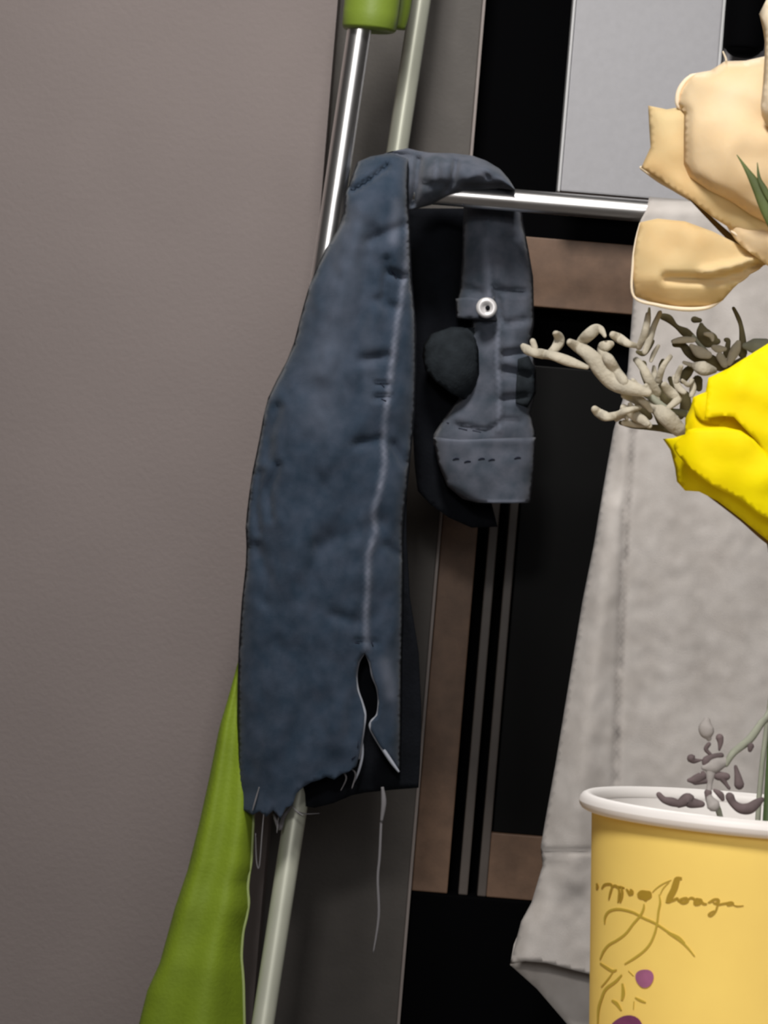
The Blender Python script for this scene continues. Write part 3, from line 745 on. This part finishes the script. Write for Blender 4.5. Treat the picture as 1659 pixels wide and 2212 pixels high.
# dried sprigs
sp = thing('dried_sprig', 'pale beige dried flower sprig reaching left over the dark cabinet', 'dried flower', P(1500, 880, 0.935))
z2 = 539/1659.0
def Y(x, y): return (1120+x*z2, 640+y*z2)
DS = 0.932
LS = [
 ([(30, 330), (60, 355), (110, 375), (170, 385), (230, 395), (330, 430), (450, 470)], [5, 8, 8, 9, 9, 10, 5]),
 ([(95, 300), (108, 340), (110, 370)], [5, 5, 4]),
 ([(200, 390), (235, 355), (268, 310), (268, 270), (245, 245)], [7, 7, 9, 8, 5]),
 ([(340, 305), (390, 335), (440, 365), (500, 420), (560, 500), (640, 570), (740, 610), (860, 640)], [6, 9, 11, 13, 14, 15, 12, 7]),
 ([(400, 330), (430, 290), (475, 250), (515, 220), (550, 225), (575, 265)], [7, 9, 10, 9, 6, 3]),
 ([(620, 315), (585, 330), (555, 345), (560, 385), (600, 420), (640, 500), (700, 570)], [5, 9, 9, 7, 9, 11, 10]),
 ([(625, 255), (670, 280), (730, 315), (790, 330)], [6, 8, 6, 4]),
 ([(505, 750), (540, 780), (590, 800), (650, 790), (720, 760), (800, 740)], [6, 8, 8, 7, 7, 5]),
 ([(860, 120), (850, 200), (830, 270), (800, 340)], [4, 6, 6, 5]),
 ([(940, 110), (900, 200), (870, 290), (840, 370)], [4, 5, 6, 5]),
 ([(780, 420), (830, 480), (870, 560), (920, 640)], [5, 7, 8, 8]),
 ([(850, 600), (890, 650), (920, 690)], [6, 9, 6]),
 ([(970, 590), (1010, 640), (1060, 680), (1000, 740)], [6, 9, 8, 5]),
 ([(1040, 540), (1060, 600), (1100, 640)], [5, 6, 5]),
 ([(700, 660), (800, 700), (900, 740), (980, 800), (1070, 890)], [5, 7, 9, 14, 12]),
 ([(700, 740), (760, 790), (820, 820), (870, 860)], [6, 8, 8, 5]),
 ([(740, 720), (800, 790), (860, 850)], [4, 5, 4]),
 ([(1010, 400), (960, 470), (930, 560)], [4, 5, 6]),
 ([(700, 840), (780, 850), (860, 850)], [5, 6, 5]),
 ([(1170, 460), (1230, 480), (1300, 490)], [6, 12, 6]),
 ([(650, 820), (690, 790), (720, 810)], [4, 6, 4]),
 ([(690, 640), (760, 660), (830, 700), (880, 760)], [4, 6, 6, 4]),
 ([(760, 560), (800, 600), (860, 620)], [4, 5, 4]),
 ([(1080, 470), (1060, 520), (1050, 570)], [4, 5, 4]),
 ([(900, 470), (905, 520), (925, 580)], [3, 5, 4]),
 ([(1150, 560), (1160, 610), (1150, 660)], [4, 6, 4]),
 ([(930, 330), (900, 380), (880, 430)], [3, 4, 3]),
 ([(1000, 820), (1040, 850), (1080, 880)], [8, 10, 8]),
 ([(1090, 560), (1130, 590), (1160, 560)], [3, 4, 3]),
]
for pts, rs in LS:
    part('branch', sp, [(*Y(*p), DS-0.0006*i+0.002*math.sin(p[0]*0.05)) for i, p in enumerate(pts)], [r*1.4 for r in rs], DS, M_stat, 0.7)
part('stem', sp, [(*Y(860, 650), DS), (*Y(1000, 760), DS), (*Y(1150, 800), 0.938), (1600, 980, 0.945), (1680, 1300, 0.94), (1640, 1720, 0.925), (1620, 2200, 0.915)], [8, 8, 8, 7, 6, 6, 6], DS, M_stat3)
s2_ = thing('dried_sprig', 'olive dried leafy sprig with dark shade strokes between the peach and yellow roses', 'dried flower', P(1540, 800, 0.945))
DK = [  # dark strokes painting the shadows between the sprig's branches
 ([(870, 80), (860, 170), (835, 250), (820, 300)], [2, 5, 5, 2]),
 ([(960, 135), (1000, 150), (1050, 200), (1110, 240), (1160, 265)], [6, 7, 4, 8, 4]),
 ([(1170, 155), (1205, 160)], [6, 4]),
 ([(1215, 190), (1225, 240), (1260, 290), (1320, 300)], [4, 12, 14, 6]),
 ([(1260, 240), (1300, 270), (1315, 300)], [4, 5, 3]),
 ([(1430, 80), (1460, 140), (1480, 200), (1490, 290), (1490, 380)], [3, 4, 4, 6, 8]),
 ([(1040, 320), (1090, 325), (1130, 370), (1190, 410), (1280, 430), (1340, 470)], [5, 6, 8, 9, 11, 8]),
 ([(890, 300), (865, 340), (830, 380), (790, 370)], [4, 5, 5, 3]),
 ([(960, 430), (950, 460), (938, 490)], [4, 5, 3]),
 ([(830, 450), (830, 500), (850, 570)], [6, 6, 5]),
 ([(930, 560), (935, 620), (970, 690), (1010, 710)], [7, 9, 11, 8]),
 ([(1155, 470), (1120, 510), (1095, 560)], [6, 9, 6]),
 ([(1010, 550), (1040, 590), (1070, 640)], [5, 8, 4]),
 ([(790, 730), (830, 750), (870, 800)], [5, 8, 6]),
 ([(700, 560), (780, 600), (880, 680)], [3, 8, 4]),
 ([(680, 840), (760, 860), (850, 870), (960, 880), (1060, 910)], [4, 5, 5, 6, 4]),
 ([(910, 780), (960, 840), (1000, 880)], [4, 9, 4]),
 ([(1110, 660), (1110, 740), (1080, 800)], [8, 10, 5]),
 ([(1190, 560), (1200, 610)], [9, 6]),
 ([(1380, 290), (1395, 300), (1380, 390)], [4, 4, 6]),
 ([(940, 730), (970, 735)], [9, 6]),
 ([(1340, 470), (1400, 470), (1500, 410)], [5, 6, 4]),
]
for pts, rs in DK:
    part('leaf_or_shade', s2_, [(*Y(*p), DS+0.010) for p in pts], [r*1.35 for r in rs], DS, M_stat_shade, 0.6)
LG = [
 ([(1030, 300), (1090, 290), (1160, 290)], [4, 6, 5]),
 ([(1150, 330), (1200, 370), (1260, 390)], [4, 10, 7]),
 ([(1300, 340), (1330, 350), (1370, 350)], [5, 7, 4]),
 ([(1340, 400), (1370, 450)], [7, 7]),
 ([(1460, 310), (1440, 360), (1400, 440)], [5, 9, 6]),
 ([(1240, 250), (1280, 260), (1290, 290)], [3, 5, 3]),
 ([(1100, 440), (1170, 460), (1220, 450)], [3, 4, 3]),
 ([(1510, 330), (1570, 330), (1640, 310)], [6, 13, 8]),
]
for i, (pts, rs) in enumerate(LG):
    part('leaf_or_shade', s2_, [(*Y(*p), DS+0.006) for p in pts], [r*1.35 for r in rs], DS, M_stat if i != 7 else M_stat3, 0.6)
part('stem', s2_, [(*Y(1160, 265), DS+0.01), (*Y(1300, 420), DS+0.01), (*Y(1450, 500), DS+0.012), (1700, 900, 0.955), (1700, 1400, 0.95), (1680, 1800, 0.925), (1640, 2200, 0.91)], [5, 6, 7, 7, 6, 6, 6], DS, M_stat3)

s3 = thing('dried_sprig', 'small grey-mauve dried sprig standing at the rim of the yellow cup', 'dried flower', P(1560, 1700, 0.90))
z5 = 259/1659.0
def X(x, y): return (1400+x*z5, 1520+y*z5)
D5 = 0.893
S5 = [
 ([(810, 240), (800, 330), (820, 420), (840, 480)], [7, 13, 12, 5], M_stat5),
 ([(990, 470), (1000, 540), (985, 640)], [7, 5, 2], M_stat4),
 ([(600, 760), (640, 790), (740, 780)], [8, 5, 1.5], M_stat4),
 ([(780, 860), (810, 790), (900, 740), (1010, 715)], [4, 8, 6, 5], M_stat4),
 ([(840, 560), (800, 630), (860, 700)], [4, 4, 3], M_stat4),
 ([(570, 1060), (650, 1050), (750, 1000), (760, 960)], [4, 8, 8, 4], M_stat4),
 ([(650, 1080), (800, 1070)], [6, 5], M_stat4),
 ([(970, 1000), (1080, 1010)], [8, 7], M_stat4),
 ([(1030, 1030), (1070, 1100), (1120, 1170)], [7, 4, 3], M_stat4),
 ([(1210, 870), (1240, 1000), (1260, 1120)], [3, 6, 9], M_stat4),
 ([(830, 1230), (820, 1350)], [7, 3], M_stat4),
 ([(920, 1200), (1000, 1260), (1030, 1320)], [3, 6, 4], M_stat4),
 ([(1130, 1290), (1180, 1380), (1280, 1450), (1400, 1450), (1500, 1380), (1570, 1330)], [8, 7, 9, 10, 8, 5], M_stat4),
 ([(150, 1260), (220, 1330), (330, 1360), (440, 1390)], [5, 6, 8, 6], M_stat4),
 ([(430, 1390), (540, 1330), (600, 1370), (740, 1390)], [7, 12, 10, 6], M_stat4),
 ([(780, 880), (880, 870), (980, 830), (1080, 800)], [6, 13, 12, 7], M_stat5),
 ([(880, 880), (860, 1000), (850, 1120), (840, 1280), (900, 1400)], [10, 8, 5, 6, 12], M_stat5),
 ([(1420, 590), (1410, 640)], [6, 4], M_stat4),
]
for pts, rs, m in S5:
    part('floret', s3, [(*X(*p), D5) for p in pts], [r*1.25 for r in rs], D5, m, 0.7)
part('stem', s3, [(*X(1080, 840), D5), (*X(1180, 680), D5), (*X(1400, 500), D5+0.004), (*X(1560, 280), D5+0.01), (1662, 1540, 0.91), (1700, 1450, 0.92)], [6, 8, 9, 8, 8, 8], D5, M_stat3)
part('stem', s3, [(*X(900, 1380), D5), (1560, 1790, D5+0.004), (1590, 2100, 0.905)], [8, 6, 6], D5, M_stat3)
